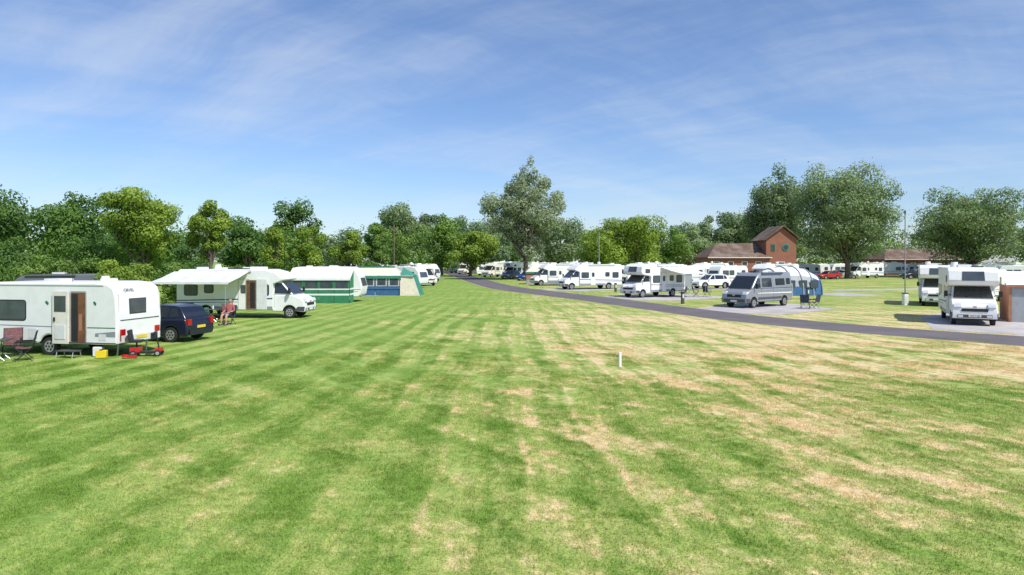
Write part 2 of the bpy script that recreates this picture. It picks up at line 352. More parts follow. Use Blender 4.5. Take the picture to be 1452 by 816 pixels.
def panel_van(name,loc,heading,body=None):
    body=body or SILVER; e=empty(name,loc,heading); a=3.0
    b=MB(); bot=[(-a,.4)]+arch(-1.95,.41,.36,.4)+arch(2.05,.41,.36,.4)+[(a-.06,.34)]
    hl=1.02; hu=lambda z:1.015-.13*(z-1.3)/1.2
    b.body(bot+[(a,.7),(a-.06,1.0),(a-.22,1.16),(a-.72,1.34),(-a,1.34)],hl,body,{i:BLK for i in range(len(bot)-1)})
    b.body([(-a+.01,1.343),(a-.68,1.343),(1.42,2.28),(1.05,2.47),(-a+.15,2.52),(-a+.06,2.4)],hu,body)
    b.build('body',e,bevel=.07)
    d=MB()
    d.front((a-.7,1.39),(1.46,2.23),.9,.8,GLASS,.014)
    d.front((a-.3,1.145),(a-.66,1.31),.5,.6,body,.008)
    for s in(.4,-.3): d.tube([(a-.72,s,1.41),(a-1.0,s-.5,1.62)],.012,BLK,4)
    for s in(1,-1):
        wheel(d,-1.95,s*.9,.345,.22); wheel(d,2.05,s*.9,.345,.22)
        d.side([(1.22,1.42),(2.1,1.42),(1.55,2.08),(1.22,2.1)],hu,s,GLASS,.01)
        d.side(rr(-.25,1.45,1.0,2.1,.07),hu,s,GLASS,.01)
        d.side(rr(-2.0,1.55,-.75,2.05,.07),hu,s,GLASS,.01); d.side(rr(-2.75,1.6,-2.2,2.05,.07),hu,s,GLASS,.01)
        for x in(1.1,-.42): d.side([(x,.5),(x+.015,.5),(x+.015,1.33),(x,1.33)],hl,s,BLK,.003); d.side([(x,1.36),(x+.015,1.36),(x+.015,2.3),(x,2.3)],hu,s,BLK,.003)
        d.side([(-1.5,.58),(1.55,.58),(1.55,.74),(-1.5,.74)],hl,s,DGR,.012)
        d.side([(-2.9,.95),(1.6,1.02),(1.6,1.06),(-2.9,1.03)],hl,s,WHITE,.004)
        d.side([(2.5,.38),(2.93,.38),(3.0,.68),(2.55,.68)],hl,s,DGR,.012)
        d.box((a-.2,s*.8,1.02),(.26,.3,.24),LAMP,0,-.5)
        d.box((a-.02,s*.66,.52),(.05,.2,.12),LAMP)
        d.box((2.0,s*1.2,1.55),(.1,.16,.34),BLK); d.box((2.02,s*1.08,1.48),(.05,.26,.05),BLK)
    d.box((a-.01,0,.86),(.05,1.1,.2),BLK); d.box((a-.03,0,.52),(.08,1.7,.22),DGR); d.box((a+.02,0,.5),(.02,.52,.11),PLATEW)
    d.box((a+.02,0,.93),(.03,.2,.12),ALU)
    d.box((-.6,0,2.56),(.7,.5,.1),OFFW); d.box((0.6,0.1,2.54),(.5,.5,.08),BLK)
    d.cyl((-1.5,-.96,2.42),(1.1,-.96,2.42),.06,.06,DGR,8); d.cyl((-1.7,.96,2.42),(1.0,.96,2.42),.06,.06,DGR,8)
    d.build('fittings',e); return e
def car(name,loc,heading,body,L=4.2,H=1.5,W=1.76,suv=False,plate=False):
    e=empty(name,loc,heading); a=L/2; hw=W/2; k=H/1.5; zb=.92*k; wr=.31 if not suv else .36
    zc=.26 if not suv else .32
    b=MB(); bot=[(-a+.05,zc)]+arch(-a+.78,wr+.05,wr,zc)+arch(a-.85,wr+.05,wr,zc)+[(a-.08,zc-.04)]
    b.body(bot+[(a,.5),(a-.04,.68*k),(a-.25,.8*k),(a-1.15,zb),(-a+.1,zb+.06),(-a,.75),(-a-.02,.45)],hw,body,{i:BLK for i in range(len(bot)-1)})
    b.build('body',e,bevel=.07)
    b=MB(); hg=lambda z:hw-.06-.17*(z-zb)/(H-zb)
    b.body([(-a+.1,zb+.02),(a-1.2,zb-.0),(a-1.95,H-.05),(a-2.3,H),(-a+.75,H-.02),(-a+.45,H-.08)],hg,body)
    b.build('cabin',e,bevel=.05)
    d=MB()
    d.front((a-1.25,zb+.04),(a-1.92,H-.08),hw-.12,hw-.24,GLASS,.01)
    d.front((-a+.45,H-.12),(-a+.16,zb+.1),hw-.26,hw-.16,GLASS,.012)
    for s in(1,-1):
        wheel(d,-a+.78,s*(hw-.1),wr,.2); wheel(d,a-.85,s*(hw-.1),wr,.2)
        zt=H-.1
        d.side([(-.02,zb+.08),(a-1.42,zb+.06),(a-1.98,zt),(-.02,zt+.03)],hg,s,GLASS,.008)
        d.side([(-a+.95,zb+.1),(-.1,zb+.08),(-.1,zt+.03),(-a+.95,zt)],hg,s,GLASS,.008)
        d.side([(-a+.42,zb+.14),(-a+.88,zb+.1),(-a+.88,zt),(-a+.62,zt-.03)],hg,s,GLASS,.008)
        for x in(-.06,-a+1.15,a-1.35): d.side([(x,.35),(x+.012,.35),(x+.012,zb-.03),(x,zb-.03)],hw,s,BLK,.002)
        d.side([(-a+1.2,.34),(a-1.3,.34),(a-1.3,.42),(-a+1.2,.42)],hw,s,BLK,.012)
        d.box((-a+.02,s*(hw-.16),.82*k),(.1,.24,.26),REDL)
        d.box((a-.08,s*(hw-.22),.68*k),(.18,.34,.15),LAMP)
        d.box((a-1.4,s*(hw+.08),zb+.1),(.12,.18,.12),body)
    d.box((-a-.025,0,.42),(.05,W-.3,.2),BLK if suv else body); d.box((-a-.03,0,.62),(.02,.52,.11),PLATEY)
    d.box((a-.0,0,.5),(.04,.9,.16),BLK); d.box((a+.01,0,.36),(.03,.52,.11),PLATEW)
    if suv:
        for s in(1,-1): d.cyl((-a+.8,s*.55,H+.04),(a-2.4,s*.55,H+.04),.02,.02,ALU,6)
    d.build('fittings',e); return e
def sheet(mb,quad,mat,t=.012):
    q=[Vector(p) for p in quad]; n=(q[1]-q[0]).cross(q[2]-q[0]).normalized()*t
    k=len(q); mb.add(q+[p-n for p in q],[tuple(range(k)),tuple(range(2*k-1,k-1,-1))]+[(i,(i+1)%k,k+(i+1)%k,k+i) for i in range(k)],mat)
def chair(name,loc,rz,fab):
    m=MB(); w=.27
    for s in(1,-1):
        m.tube([(.25,s*w,0),(-.22,s*w,.45)],.014,BLK); m.tube([(-.25,s*w,0),(.22,s*w,.45)],.014,BLK)
        m.tube([(-.22,s*w,.4),(-.36,s*w,1.0)],.014,BLK); m.tube([(.24,s*w,.42),(.24,s*w,.64),(-.27,s*w,.64)],.014,BLK)
        m.box((0,s*w,.66),(.5,.06,.02),BLK)
    m.tube([(-.25,-w,.01),(-.25,w,.01)],.01,ALU); m.tube([(.25,-w,.01),(.25,w,.01)],.01,ALU)
    sheet(m,[(.24,-w,.46),(.24,w,.46),(.0,w,.42),(.0,-w,.42)],fab); sheet(m,[(.0,-w,.42),(.0,w,.42),(-.22,w,.44),(-.22,-w,.44)],fab)
    sheet(m,[(-.22,-w,.46),(-.22,w,.46),(-.29,w,.72),(-.29,-w,.72)],fab); sheet(m,[(-.29,-w,.725),(-.29,w,.725),(-.36,w,1.0),(-.36,-w,1.0)],fab)
    return m.build(name,None,loc,rz)
def table(name,loc,rz=0,l=.9,w=.6,h=.68):
    m=MB(); m.box((0,0,h),(l,w,.03),DGR)
    for s in(1,-1): m.tube([(l*.42,s*w*.4,0),(-l*.42,s*w*.4,h)],.012,ALU); m.tube([(-l*.42,s*w*.4,0),(l*.42,s*w*.4,h)],.012,ALU)
    m.cyl((.1,.1,h+.015),(.1,.1,h+.2),.04,.035,WHITE,10); m.box((-.2,-.05,h+.06),(.2,.15,.1),GCAN)
    return m.build(name,None,loc,rz)
def awning(parent,x0,x1,y0,ext,z0,z1,mat,val=None,s=-1,stripe=None):
    """roll-out awning on vehicle side s; local coords"""
    m=MB(); n=8
    for i in range(n):
        xa=x0+(x1-x0)*i/n; xb=x0+(x1-x0)*(i+1)/n
        mm=mat if (stripe is None or i%2) else stripe
        za=z0; ym=s*(y0+ext*.5); zm=(z0+z1)/2-.04
        sheet(m,[(xa,s*y0,z0),(xb,s*y0,z0),(xb,ym,zm),(xa,ym,zm)],mm)
        sheet(m,[(xa,ym,zm),(xb,ym,zm),(xb,s*(y0+ext),z1),(xa,s*(y0+ext),z1)],mm)
    m.box(((x0+x1)/2,s*(y0+ext+.03),z1-.01),(x1-x0,.08,.12),OFFW)
    for x in(x0+.15,x1-.15):
        m.tube([(x,s*(y0+ext),z1),(x,s*(y0+ext),0)],.018,ALU); m.tube([(x,s*y0,z0-.1),(x,s*(y0+ext),z1-.05)],.018,ALU)
    return m.build('awning',parent)

# ------------------------------------------------------------------ ground, road
def flat(name,poly,z,mat):
    me=bpy.data.meshes.new(name); me.from_pydata([(x,y,z) for x,y in poly],[],[tuple(range(len(poly)))]); me.materials.append(mat)
    o=bpy.data.objects.new(name,me); COL.objects.link(o); return o
flat('ground',[(-900,-200),(900,-200),(900,1500),(-900,1500)],0,GRASS)
near=[(-40,330),(-24,219),(-9.9,126.6),(-5.8,99.7),(-2.2,80.3),(1.7,68.6),(4.66,60.9),(8.7,48.4),(11.35,40.1),(13.7,35.4),(15.8,32.3),(17.7,29.9),(20.2,27),(26,21),(40,8)]
farr=[(-36,330),(-19.8,219),(-5.6,126.6),(-1.9,101),(1.4,84),(5.4,71.5),(8.2,63.5),(11.9,51.2),(14.4,43.2),(16.7,38.2),(18.8,34.9),(20.8,32.3),(23.2,29.8),(29,24),(43,11)]
def cr(P,n=8):
    o=[]
    for i in range(len(P)-1):
        p0=P[max(0,i-1)];p1=P[i];p2=P[i+1];p3=P[min(len(P)-1,i+2)]
        for k in range(n):
            t=k/n; o.append(tuple(.5*((2*p1[j])+(-p0[j]+p2[j])*t+(2*p0[j]-5*p1[j]+4*p2[j]-p3[j])*t*t+(-p0[j]+3*p1[j]-3*p2[j]+p3[j])*t**3) for j in(0,1)))
    return o+[P[-1]]
def strip(name,A,B,z,mat,grow=0,jit=0):
    A=cr(A);B=cr(B); rg=random.Random(3); vs=[]
    for a,b in zip(A,B):
        dx,dy=b[0]-a[0],b[1]-a[1]; l=math.hypot(dx,dy); ux,uy=dx/l,dy/l
        g=grow+rg.uniform(-jit,jit); h=grow+rg.uniform(-jit,jit)
        vs+=[(a[0]-ux*g,a[1]-uy*g,z),(b[0]+ux*h,b[1]+uy*h,z)]
    me=bpy.data.meshes.new(name); me.from_pydata(vs,[],[(2*i,2*i+1,2*i+3,2*i+2) for i in range(len(A)-1)]); me.materials.append(mat)
    o=bpy.data.objects.new(name,me); COL.objects.link(o)
strip('verge',near,farr,.004,EDGE,.16,.1)
strip('road',near,farr,.012,ASPH,0,.02)
pads=[[(11.6,47.0),(13.6,44.6),(16.4,42.3),(22.6,47.3),(22,52.6),(19.5,54)],
 [(20.6,33.4),(23.4,30.6),(31,33.5),(33,40),(29,45),(24.5,41)],
 [(8.4,64.2),(10.6,57.5),(13.5,57),(20,62),(17.5,68.5),(12,67)],
 [(2.9,80.6),(4.6,76),(8,75),(14,79.5),(13,83)],
 [(29,68),(31,64),(36,65),(34.5,71)],[(20,79),(27,78.5),(28,84),(21,85)]]
for p in pads: flat('gravel_pad',p,.008,GRAV)
flat('path',[(36,75),(36,78),(160,112),(160,108)],.008,GRAV)
# grass blades
rng=np.random.default_rng(5)
def grass_patch():
    n=1500; vs=[];fs=[]
    for i in range(n):
        x,y=rng.uniform(-.55,.55,2); h=rng.uniform(.018,.045); a=rng.uniform(0,6.28); w=rng.uniform(.003,.006)
        dx,dy=math.cos(a)*w,math.sin(a)*w; lx,ly=rng.normal(0,.014,2); o=len(vs)
        vs+=[(x-dx,y-dy,0),(x+dx,y+dy,0),(x+lx,y+ly,h)]; fs.append((o,o+1,o+2))
    me=bpy.data.meshes.new('grass_blades'); me.from_pydata(vs,[],fs); me.materials.append(BLADE)
    return bpy.data.objects.new('grass_blades',me)
gc=bpy.data.collections.new('grass_patch_source'); 
gp=grass_patch(); gc.objects.link(gp)
pts=[]
yy=4.5
while yy<30:
    xx=-.9*yy-2
    while xx<.9*yy+2:
        if R.random()<1-max(0,(yy-15)/15): pts.append((xx+R.uniform(-.1,.1),yy+R.uniform(-.1,.1),0))
        xx+=1
    yy+=1
me=bpy.data.meshes.new('grass'); me.from_pydata(pts,[],[]); go=bpy.data.objects.new('grass',me); COL.objects.link(go)
ng=bpy.data.node_groups.new('grass_scatter','GeometryNodeTree')
ng.interface.new_socket('Geometry',in_out='INPUT',socket_type='NodeSocketGeometry'); ng.interface.new_socket('Geometry',in_out='OUTPUT',socket_type='NodeSocketGeometry')
gi=ng.nodes.new('NodeGroupInput'); gout=ng.nodes.new('NodeGroupOutput'); ip=ng.nodes.new('GeometryNodeInstanceOnPoints'); oi=ng.nodes.new('GeometryNodeObjectInfo'); rv=ng.nodes.new('FunctionNodeRandomValue')
oi.inputs['Object'].default_value=gp; rv.data_type='FLOAT_VECTOR'; rv.inputs[0].default_value=(0,0,0); rv.inputs[1].default_value=(0,0,6.283)
ng.links.new(gi.outputs[0],ip.inputs['Points']); ng.links.new(oi.outputs['Geometry'],ip.inputs['Instance']); ng.links.new(rv.outputs[0],ip.inputs['Rotation']); ng.links.new(ip.outputs[0],gout.inputs[0])
md=go.modifiers.new('scatter','NODES'); md.node_group=ng

# ------------------------------------------------------------------ trees
def leafquads(C,Rd,N,size,rg,var,shell=.45,asp=.55):
    w=(Rd[:,0]*Rd[:,2]); idx=rg.choice(len(C),N,p=w/w.sum())
    d=rg.normal(size=(N,3)); d/=np.linalg.norm(d,axis=1)[:,None]
    r=rg.uniform(shell**3,1.15,N)**(1/3)
    stray=rg.random(N)<.09; r=np.where(stray,r*rg.uniform(1.05,1.5,N),r)
    p=C[idx]+d*Rd[idx]*r[:,None]
    n=d*.9+rg.normal(size=(N,3))*.5+np.array([0,0,.3]); n/=np.linalg.norm(n,axis=1)[:,None]
    t=np.cross(n,rg.normal(size=(N,3))); t/=np.linalg.norm(t,axis=1)[:,None]; b=np.cross(n,t)
    s=(size*rg.uniform(.55,1.3,N))[:,None]
    V=np.stack([p-t*s,p-b*s*asp,p+t*s,p+b*s*asp],1).reshape(-1,3)
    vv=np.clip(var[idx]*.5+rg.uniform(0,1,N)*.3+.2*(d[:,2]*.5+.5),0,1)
    return V,np.repeat(vv,4)
def tubeq(pts,rad,n=7):
    V=[];o=0
    P=[Vector(p) for p in pts]; rings=[]
    for i,p in enumerate(P):
        d=(P[min(i+1,len(P)-1)]-P[max(i-1,0)]).normalized(); a=d.cross(Vector((.3,1,.1))).normalized(); b=d.cross(a)
        rings.append([p+(a*math.cos(2*math.pi*k/n)+b*math.sin(2*math.pi*k/n))*rad[i] for k in range(n)])
    for r0,r1 in zip(rings[:-1],rings[1:]):
        for k in range(n): V+=[r0[k],r0[(k+1)%n],r1[(k+1)%n],r1[k]]
    return np.array([tuple(v) for v in V])
def quadmesh(name,parts,loc=(0,0,0)):
    V=np.concatenate([p[0] for p in parts]).astype(np.float32); var=np.concatenate([p[1] if p[1] is not None else np.zeros(len(p[0])) for p in parts]).astype(np.float32)
    n=len(V)//4; me=bpy.data.meshes.new(name); me.vertices.add(len(V)); me.vertices.foreach_set('co',V.ravel())
    me.loops.add(len(V)); me.loops.foreach_set('vertex_index',np.arange(len(V),dtype=np.int32)); me.polygons.add(n)
    me.polygons.foreach_set('loop_start',np.arange(0,len(V),4,dtype=np.int32))
    mats=[];mi=[]
    for p in parts:
        if p[2] not in mats: mats.append(p[2]); me.materials.append(p[2])
        mi+= [mats.index(p[2])]*(len(p[0])//4)
    me.polygons.foreach_set('material_index',mi)
    at=me.attributes.new('var','FLOAT','POINT'); at.data.foreach_set('value',var)
    me.update(calc_edges=True); me.validate()
    o=bpy.data.objects.new(name,me); COL.objects.link(o); o.location=loc; return o
def crown_parts(x,y,h,r,base,mat,N,size,rg,shape='round',nc=26,tr=.35,trunk=True,ry=None,cs=1.):
    cz=(h+base)/2; hz=(h-base)/2; C=[];Rr=[];var=[]
    while len(C)<nc:
        d=rg.normal(size=3); d/=np.linalg.norm(d); u=rg.uniform(.3,.88)
        p=d*u
        zz=p[2]
        wf=1.
        if shape=='tall': wf=1-.6*max(0,zz)-.3*max(0,-zz)
        if shape=='egg': wf=1-.3*max(0,zz)
        if shape=='pollard': wf=.55+.45*min(1,(zz+1)); 
        rc=rg.uniform(.16,.38)*cs
        C.append((x+p[0]*r*wf,y+p[1]*(ry or r)*wf,cz+p[2]*hz)); Rr.append((r*rc*wf*1.15,r*rc*wf*1.15,min(hz,r*1.3)*rc*.85)); var.append(rg.uniform(0,1))
    C=np.array(C);Rr=np.array(Rr);var=np.array(var)
    V,vv=leafquads(C,Rr,N,size,rg,var); parts=[(V,vv,mat)]
    if trunk:
        lean=rg.normal(0,.03*h,2)
        top=(x+lean[0],y+lean[1],base+(h-base)*.75)
        parts.append((tubeq([(x,y,0),(x+lean[0]*.1,y+lean[1]*.1,base*.5),(x+lean[0]*.4,y+lean[1]*.4,base+.1*(h-base)),top],[tr*1.25,tr,tr*.8,tr*.15]),None,BARK))
        for i in range(0,len(C),1 if len(C)<30 else 2):
            f=rg.uniform(.0,.45); s=np.array([x+lean[0]*.4,y+lean[1]*.4,base*.85+(h-base)*f*.7]); m=(s+C[i])/2+np.array([0,0,-.04*h])
            parts.append((tubeq([s,m,C[i]],[tr*.42,tr*.25,tr*.08],5),None,BARK))
    return parts
def tree(name,X,Y,h,r,base,mat,N=9000,size=.22,seed=1,**k):
    rg=np.random.default_rng(seed)
    return quadmesh(name,crown_parts(0,0,h,r,base,mat,N,size,rg,**k),(X,Y,0))
def mass(name,lst,mat,N,size,seed,nc=9,mats=None):
    rg=np.random.default_rng(seed); parts=[]
    for i,(x,y,h,r) in enumerate(lst):
        parts+=crown_parts(x,y,h,r,0.2,(mats[i%len(mats)] if mats else mat),N,size,rg,nc=nc,trunk=False,cs=1.35)
    return quadmesh(name,parts)
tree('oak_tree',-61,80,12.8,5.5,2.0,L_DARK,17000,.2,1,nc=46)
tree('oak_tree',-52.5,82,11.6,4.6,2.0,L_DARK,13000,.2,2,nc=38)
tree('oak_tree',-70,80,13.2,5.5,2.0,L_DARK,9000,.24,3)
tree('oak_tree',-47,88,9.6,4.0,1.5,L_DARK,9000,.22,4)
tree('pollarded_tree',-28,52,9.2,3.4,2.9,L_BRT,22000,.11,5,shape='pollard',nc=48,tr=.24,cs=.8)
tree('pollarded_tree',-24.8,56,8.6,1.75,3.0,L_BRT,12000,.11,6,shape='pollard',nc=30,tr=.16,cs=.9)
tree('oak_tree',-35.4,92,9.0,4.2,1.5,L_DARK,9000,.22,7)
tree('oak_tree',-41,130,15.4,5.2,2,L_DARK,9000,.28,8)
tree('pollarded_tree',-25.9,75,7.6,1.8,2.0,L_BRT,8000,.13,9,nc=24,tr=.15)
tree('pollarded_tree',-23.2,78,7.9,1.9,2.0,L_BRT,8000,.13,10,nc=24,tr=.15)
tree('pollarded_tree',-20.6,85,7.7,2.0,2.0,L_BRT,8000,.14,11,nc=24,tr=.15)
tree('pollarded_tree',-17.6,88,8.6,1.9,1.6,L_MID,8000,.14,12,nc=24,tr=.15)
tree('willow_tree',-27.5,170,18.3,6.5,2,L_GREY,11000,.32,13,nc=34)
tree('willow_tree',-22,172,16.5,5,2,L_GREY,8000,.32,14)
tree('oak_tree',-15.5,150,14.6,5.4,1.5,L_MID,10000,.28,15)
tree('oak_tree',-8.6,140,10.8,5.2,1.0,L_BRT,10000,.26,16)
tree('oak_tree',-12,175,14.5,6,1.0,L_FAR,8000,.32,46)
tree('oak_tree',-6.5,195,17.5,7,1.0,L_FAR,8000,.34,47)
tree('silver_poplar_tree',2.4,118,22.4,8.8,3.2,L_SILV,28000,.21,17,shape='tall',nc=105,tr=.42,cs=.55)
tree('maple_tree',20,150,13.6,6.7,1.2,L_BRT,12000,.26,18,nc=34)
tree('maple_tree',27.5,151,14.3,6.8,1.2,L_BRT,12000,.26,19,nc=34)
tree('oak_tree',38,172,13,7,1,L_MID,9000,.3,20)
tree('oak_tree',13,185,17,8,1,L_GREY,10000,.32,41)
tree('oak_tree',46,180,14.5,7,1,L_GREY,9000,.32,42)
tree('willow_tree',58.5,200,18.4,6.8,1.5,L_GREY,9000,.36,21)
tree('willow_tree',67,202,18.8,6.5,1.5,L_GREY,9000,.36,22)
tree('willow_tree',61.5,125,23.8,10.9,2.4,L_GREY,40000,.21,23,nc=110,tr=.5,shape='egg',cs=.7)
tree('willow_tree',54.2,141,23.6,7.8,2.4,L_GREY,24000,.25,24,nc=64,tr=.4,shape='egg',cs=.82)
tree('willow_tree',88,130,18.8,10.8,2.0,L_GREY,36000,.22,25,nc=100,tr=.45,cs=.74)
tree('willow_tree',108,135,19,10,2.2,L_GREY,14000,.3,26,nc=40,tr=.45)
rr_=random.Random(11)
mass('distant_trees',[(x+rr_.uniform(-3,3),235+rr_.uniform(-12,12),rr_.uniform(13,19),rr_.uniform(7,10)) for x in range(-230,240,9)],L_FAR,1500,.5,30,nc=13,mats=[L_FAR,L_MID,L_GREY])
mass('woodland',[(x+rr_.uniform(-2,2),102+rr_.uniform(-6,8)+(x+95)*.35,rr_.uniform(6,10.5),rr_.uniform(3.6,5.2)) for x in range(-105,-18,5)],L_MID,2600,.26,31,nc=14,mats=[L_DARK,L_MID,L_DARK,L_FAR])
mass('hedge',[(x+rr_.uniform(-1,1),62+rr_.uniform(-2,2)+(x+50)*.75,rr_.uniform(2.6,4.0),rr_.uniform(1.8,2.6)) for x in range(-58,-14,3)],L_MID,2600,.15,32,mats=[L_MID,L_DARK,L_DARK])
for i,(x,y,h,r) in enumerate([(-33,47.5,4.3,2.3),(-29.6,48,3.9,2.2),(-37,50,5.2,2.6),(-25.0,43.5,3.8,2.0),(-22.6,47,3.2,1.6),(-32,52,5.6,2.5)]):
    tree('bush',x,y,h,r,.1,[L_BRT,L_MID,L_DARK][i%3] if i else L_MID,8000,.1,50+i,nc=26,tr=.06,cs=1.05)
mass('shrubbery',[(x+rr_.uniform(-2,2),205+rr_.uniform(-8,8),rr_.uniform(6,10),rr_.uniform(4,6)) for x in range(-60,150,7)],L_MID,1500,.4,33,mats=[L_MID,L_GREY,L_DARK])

# ------------------------------------------------------------------ buildings
def house(name,x0,x1,y0,y1,ze,zr,hip=1.5,tower=None):
    e=empty(name,(x0,y0)); w=x1-x0; dp=y1-y0
    m=MB(); m.box((w/2,dp/2,ze/2),(w,dp,ze),BRICK); m.build('walls',e,smooth=False)
    m=MB(); o=.45; a=[(-o,-o,ze),(w+o,-o,ze),(w+o,dp+o,ze),(-o,dp+o,ze)]; ym=dp/2
    b=[(hip,ym,zr),(w-hip*.3,ym,zr)]
    m.add(a+b+[(p[0],p[1],p[2]-.12) for p in a],[(0,1,5,4),(2,3,4,5),(1,2,5),(3,0,4),(0,1,7,6),(1,2,8,7),(2,3,9,8),(3,0,6,9),(6,7,8,9)],TILE); m.build('roof',e,smooth=False)
    m=MB(); m.box((w/2,-o-.03,ze-.08),(w+2*o,.05,.14),CREAM); m.build('fascia',e,smooth=False)
    m=MB()
    for i in range(int(w//2.4)):
        x=1.2+i*2.4
        m.box((x,-.02,ze-1.1),(1.0,.06,.7),WHITE); m.box((x,-.045,ze-1.1),(.84,.04,.56),GLASS)
    m.box((w*.55,-.02,1.05),(.95,.06,2.1),TEAL); m.build('windows',e,smooth=False)
    return e
hs=house('brick_amenity_block',34.2,44.4,118,127,3.9,6.4,2.4)
t=MB(); t.box((12.4,3.2,3.6),(5.2,6,7.2),BRICK)
t.add([(9.8,.2,7.2),(15.0,.2,7.2),(12.7,.2,9.0),(9.8,6.2,7.2),(15,6.2,7.2),(12.7,6.2,9.0)],[(0,1,2),(3,5,4),(0,3,4,1),(0,2,5,3),(1,4,5,2)],BRICK); t.build('tower',hs,smooth=False)
t=MB()
for q in([(9.3,-.35,6.75),(12.7,-.35,9.25),(12.7,6.8,9.25),(9.3,6.8,6.75)],[(12.7,-.35,9.25),(15.5,-.35,7.0),(15.5,6.8,7.0),(12.7,6.8,9.25)]): sheet(t,q,TILE,-.12)
t.build('tower_roof',hs,smooth=False)
t=MB(); t.cyl((13.2,.19,5.6),(13.2,.1,5.6),.62,.62,TEAL,20); t.cyl((13.2,.12,5.6),(13.2,.06,5.6),.42,.42,GLASS,20); t.box((11.0,.16,5.6),(.7,.1,1.2),TEAL); t.box((11,.12,5.6),(.5,.1,1.0),GLASS); t.box((12.4,.16,2.6),(1.2,.1,1.0),WHITE); t.box((12.4,.12,2.6),(1.0,.1,.8),GLASS)
t.build('tower_windows',hs,smooth=False)
house('brick_house',81,98,148,158,3.6,5.9,2.5)

# ------------------------------------------------------------------ left vehicles
H0=(-.98,.2)
def near_caravan():
    e=empty('caravan',(-16.67,25.5),H0); a=3.15; hw=1.1; H=2.6
    b=MB(); bot=[(-a,.42)]+arch(-.38,.4,.33,.42)+[(a-.35,.42)]
    b.body(bot+[(a-.1,.65),(a,1.25),(a-.25,2.0),(a-.6,H-.12),(a-1.1,H),(-a+.9,H+.02),(-a+.35,H-.03),(-a+.1,H-.2),(-a-.0,2.1),(-a-.05,1.2)],hw,WHITE,{i:BLK for i in range(len(bot)-1)})
    b.build('body',e,bevel=.07,seg=3)
    d=MB()
    for s in(1,-1): wheel(d,-.38,s*(hw-.11),.32,.18)
    window(d,.62,1.25,1.75,1.93,hw,1); window(d,2.0,1.25,2.6,1.93,hw,1)
    for s in (1,):
        d.side(rr(-1.95,.45,-1.26,2.3,.06),hw,s,ALU,.006); d.side(rr(-1.9,.5,-1.31,2.25,.05),hw,s,BROWN,.010)
        d.side([(-1.6,.52),(-1.34,.52),(-1.34,2.2),(-1.6,2.2)],hw,s,BLK,.013)
        d.side([(-1.88,.52),(-1.82,.52),(-1.82,2.2),(-1.88,2.2)],hw,s,BROWN,.013)
        d.side([(-1.78,.9),(-1.64,.9),(-1.64,1.5),(-1.78,1.5)],hw,s,OCAN,.013)
        d.box((-.93,hw+.06,1.36),(.64,.05,1.84),CREAM)
        d.box((-.93,hw+.09,1.85),(.42,.02,.5),ACRYL); d.box((-.93,hw+.088,1.85),(.48,.012,.56),DGR); d.box((-.93,hw+.09,.85),(.42,.02,.5),OFFW); d.box((-.7,hw+.1,1.3),(.06,.03,.14),BLK)
    g=GRN
    for s in(1,-1):
        d.side([(-a+.03,1.0),(-1.98,1.0),(-1.98,1.035),(-a+.03,1.035)],hw,s,g,.004)
        d.side([(-1.24,1.0),(a-.3,1.05),(a-.3,1.08),(-1.24,1.035)],hw,s,STRIPG,.004)
        d.side([(-a+.03,.7),(-2.3,.7),(-2.3,.82),(-a+.03,.9)],hw,s,STRIPG,.003)
        d.side([(-a+.01,.46),(-1.0,.46),(-1.0,.5),(-a+.01,.5)],hw,s,DGR,.01); d.side([(.15,.46),(a-.35,.46),(a-.35,.5),(.15,.5)],hw,s,DGR,.01)
        for x in(-2.25,.45): d.side([(x,.5),(x+.012,.5),(x+.012,H-.15),(x,H-.15)],hw,s,OFFW,.003)
    d.side([(-2.33,1.78),(-2.25,1.84),(-2.22,1.92),(-2.29,1.95),(-2.36,1.87)],hw,1,g,.004); d.side([(-.35,1.78),(-.25,1.84),(-.22,1.92),(-.29,1.95),(-.38,1.87)],hw,1,g,.004)
    d.side(rr(-2.75,.58,-2.45,.8,.02),hw,1,OFFW,.01); d.side(rr(.1,.6,.5,.95,.03),hw,1,OFFW,.01)
    d.box((-a-.025,0.1,1.75),(.03,.82,.56),DGR); d.box((-a-.04,.1,1.75),(.03,.74,.48),ACRYL)
    d.box((-a-.045,0,1.28),(.03,1.9,.03),DGR)
    for s in(1,-1):
        d.box((-a-.06,s*.85,.75),(.06,.2,.42),REDL); d.box((-a-.07,s*.85,.62),(.06,.16,.12),YEL); d.box((-a-.01,s*1.0,1.55),(.04,.05,1.3),OFFW)
        d.cyl((-a+.3,s*.7,0),(-a+.25,s*.7,.45),.03,.03,ALU,8)
    d.box((-a-.07,0,.62),(.08,1.9,.24),OFFW); d.box((-a-.115,0,.64),(.02,.52,.11),PLATEY)
    d.box((.3,0,H+.05),(.7,.6,.12),OFFW); d.box((-1.7,-.2,H+.06),(.4,.4,.12),OFFW); d.cyl((-2.0,.3,H),(-2.0,.3,H+.22),.17,.12,WHITE,14); d.cyl((-.6,.3,H),(-.6,.3,H+.5),.012,.01,BLK,6)
    d.side([(-a+.5,H-.12),(a-1.1,H-.12),(a-1.1,H-.09),(-a+.5,H-.09)],hw,1,ALU,.012)
    d.build('fittings',e)
    text('ORVEL',e,(-a+.035,.45,2.33),(math.radians(76),0,-math.pi/2),.17,DGR,'lettering')
    return e
nc_=near_caravan()
def L2W(loc,h,x,y,z=0):
    l=math.hypot(*h); c,s=h[0]/l,h[1]/l; return (loc[0]+x*c-y*s,loc[1]+x*s+y*c,z)
cl=(-16.67,25.5)
m=MB()
m.box((0,0,.24),(.75,.34,.04),DGR)
for s in(-.33,.33):
    m.tube([(s,-.2,0),(s,-.14,.24),(s,.14,.24),(s,.2,0)],.016,ALU)
m.build('caravan_step',None,L2W(cl,H0,-1.55,1.45),math.atan2(.2,-.98))
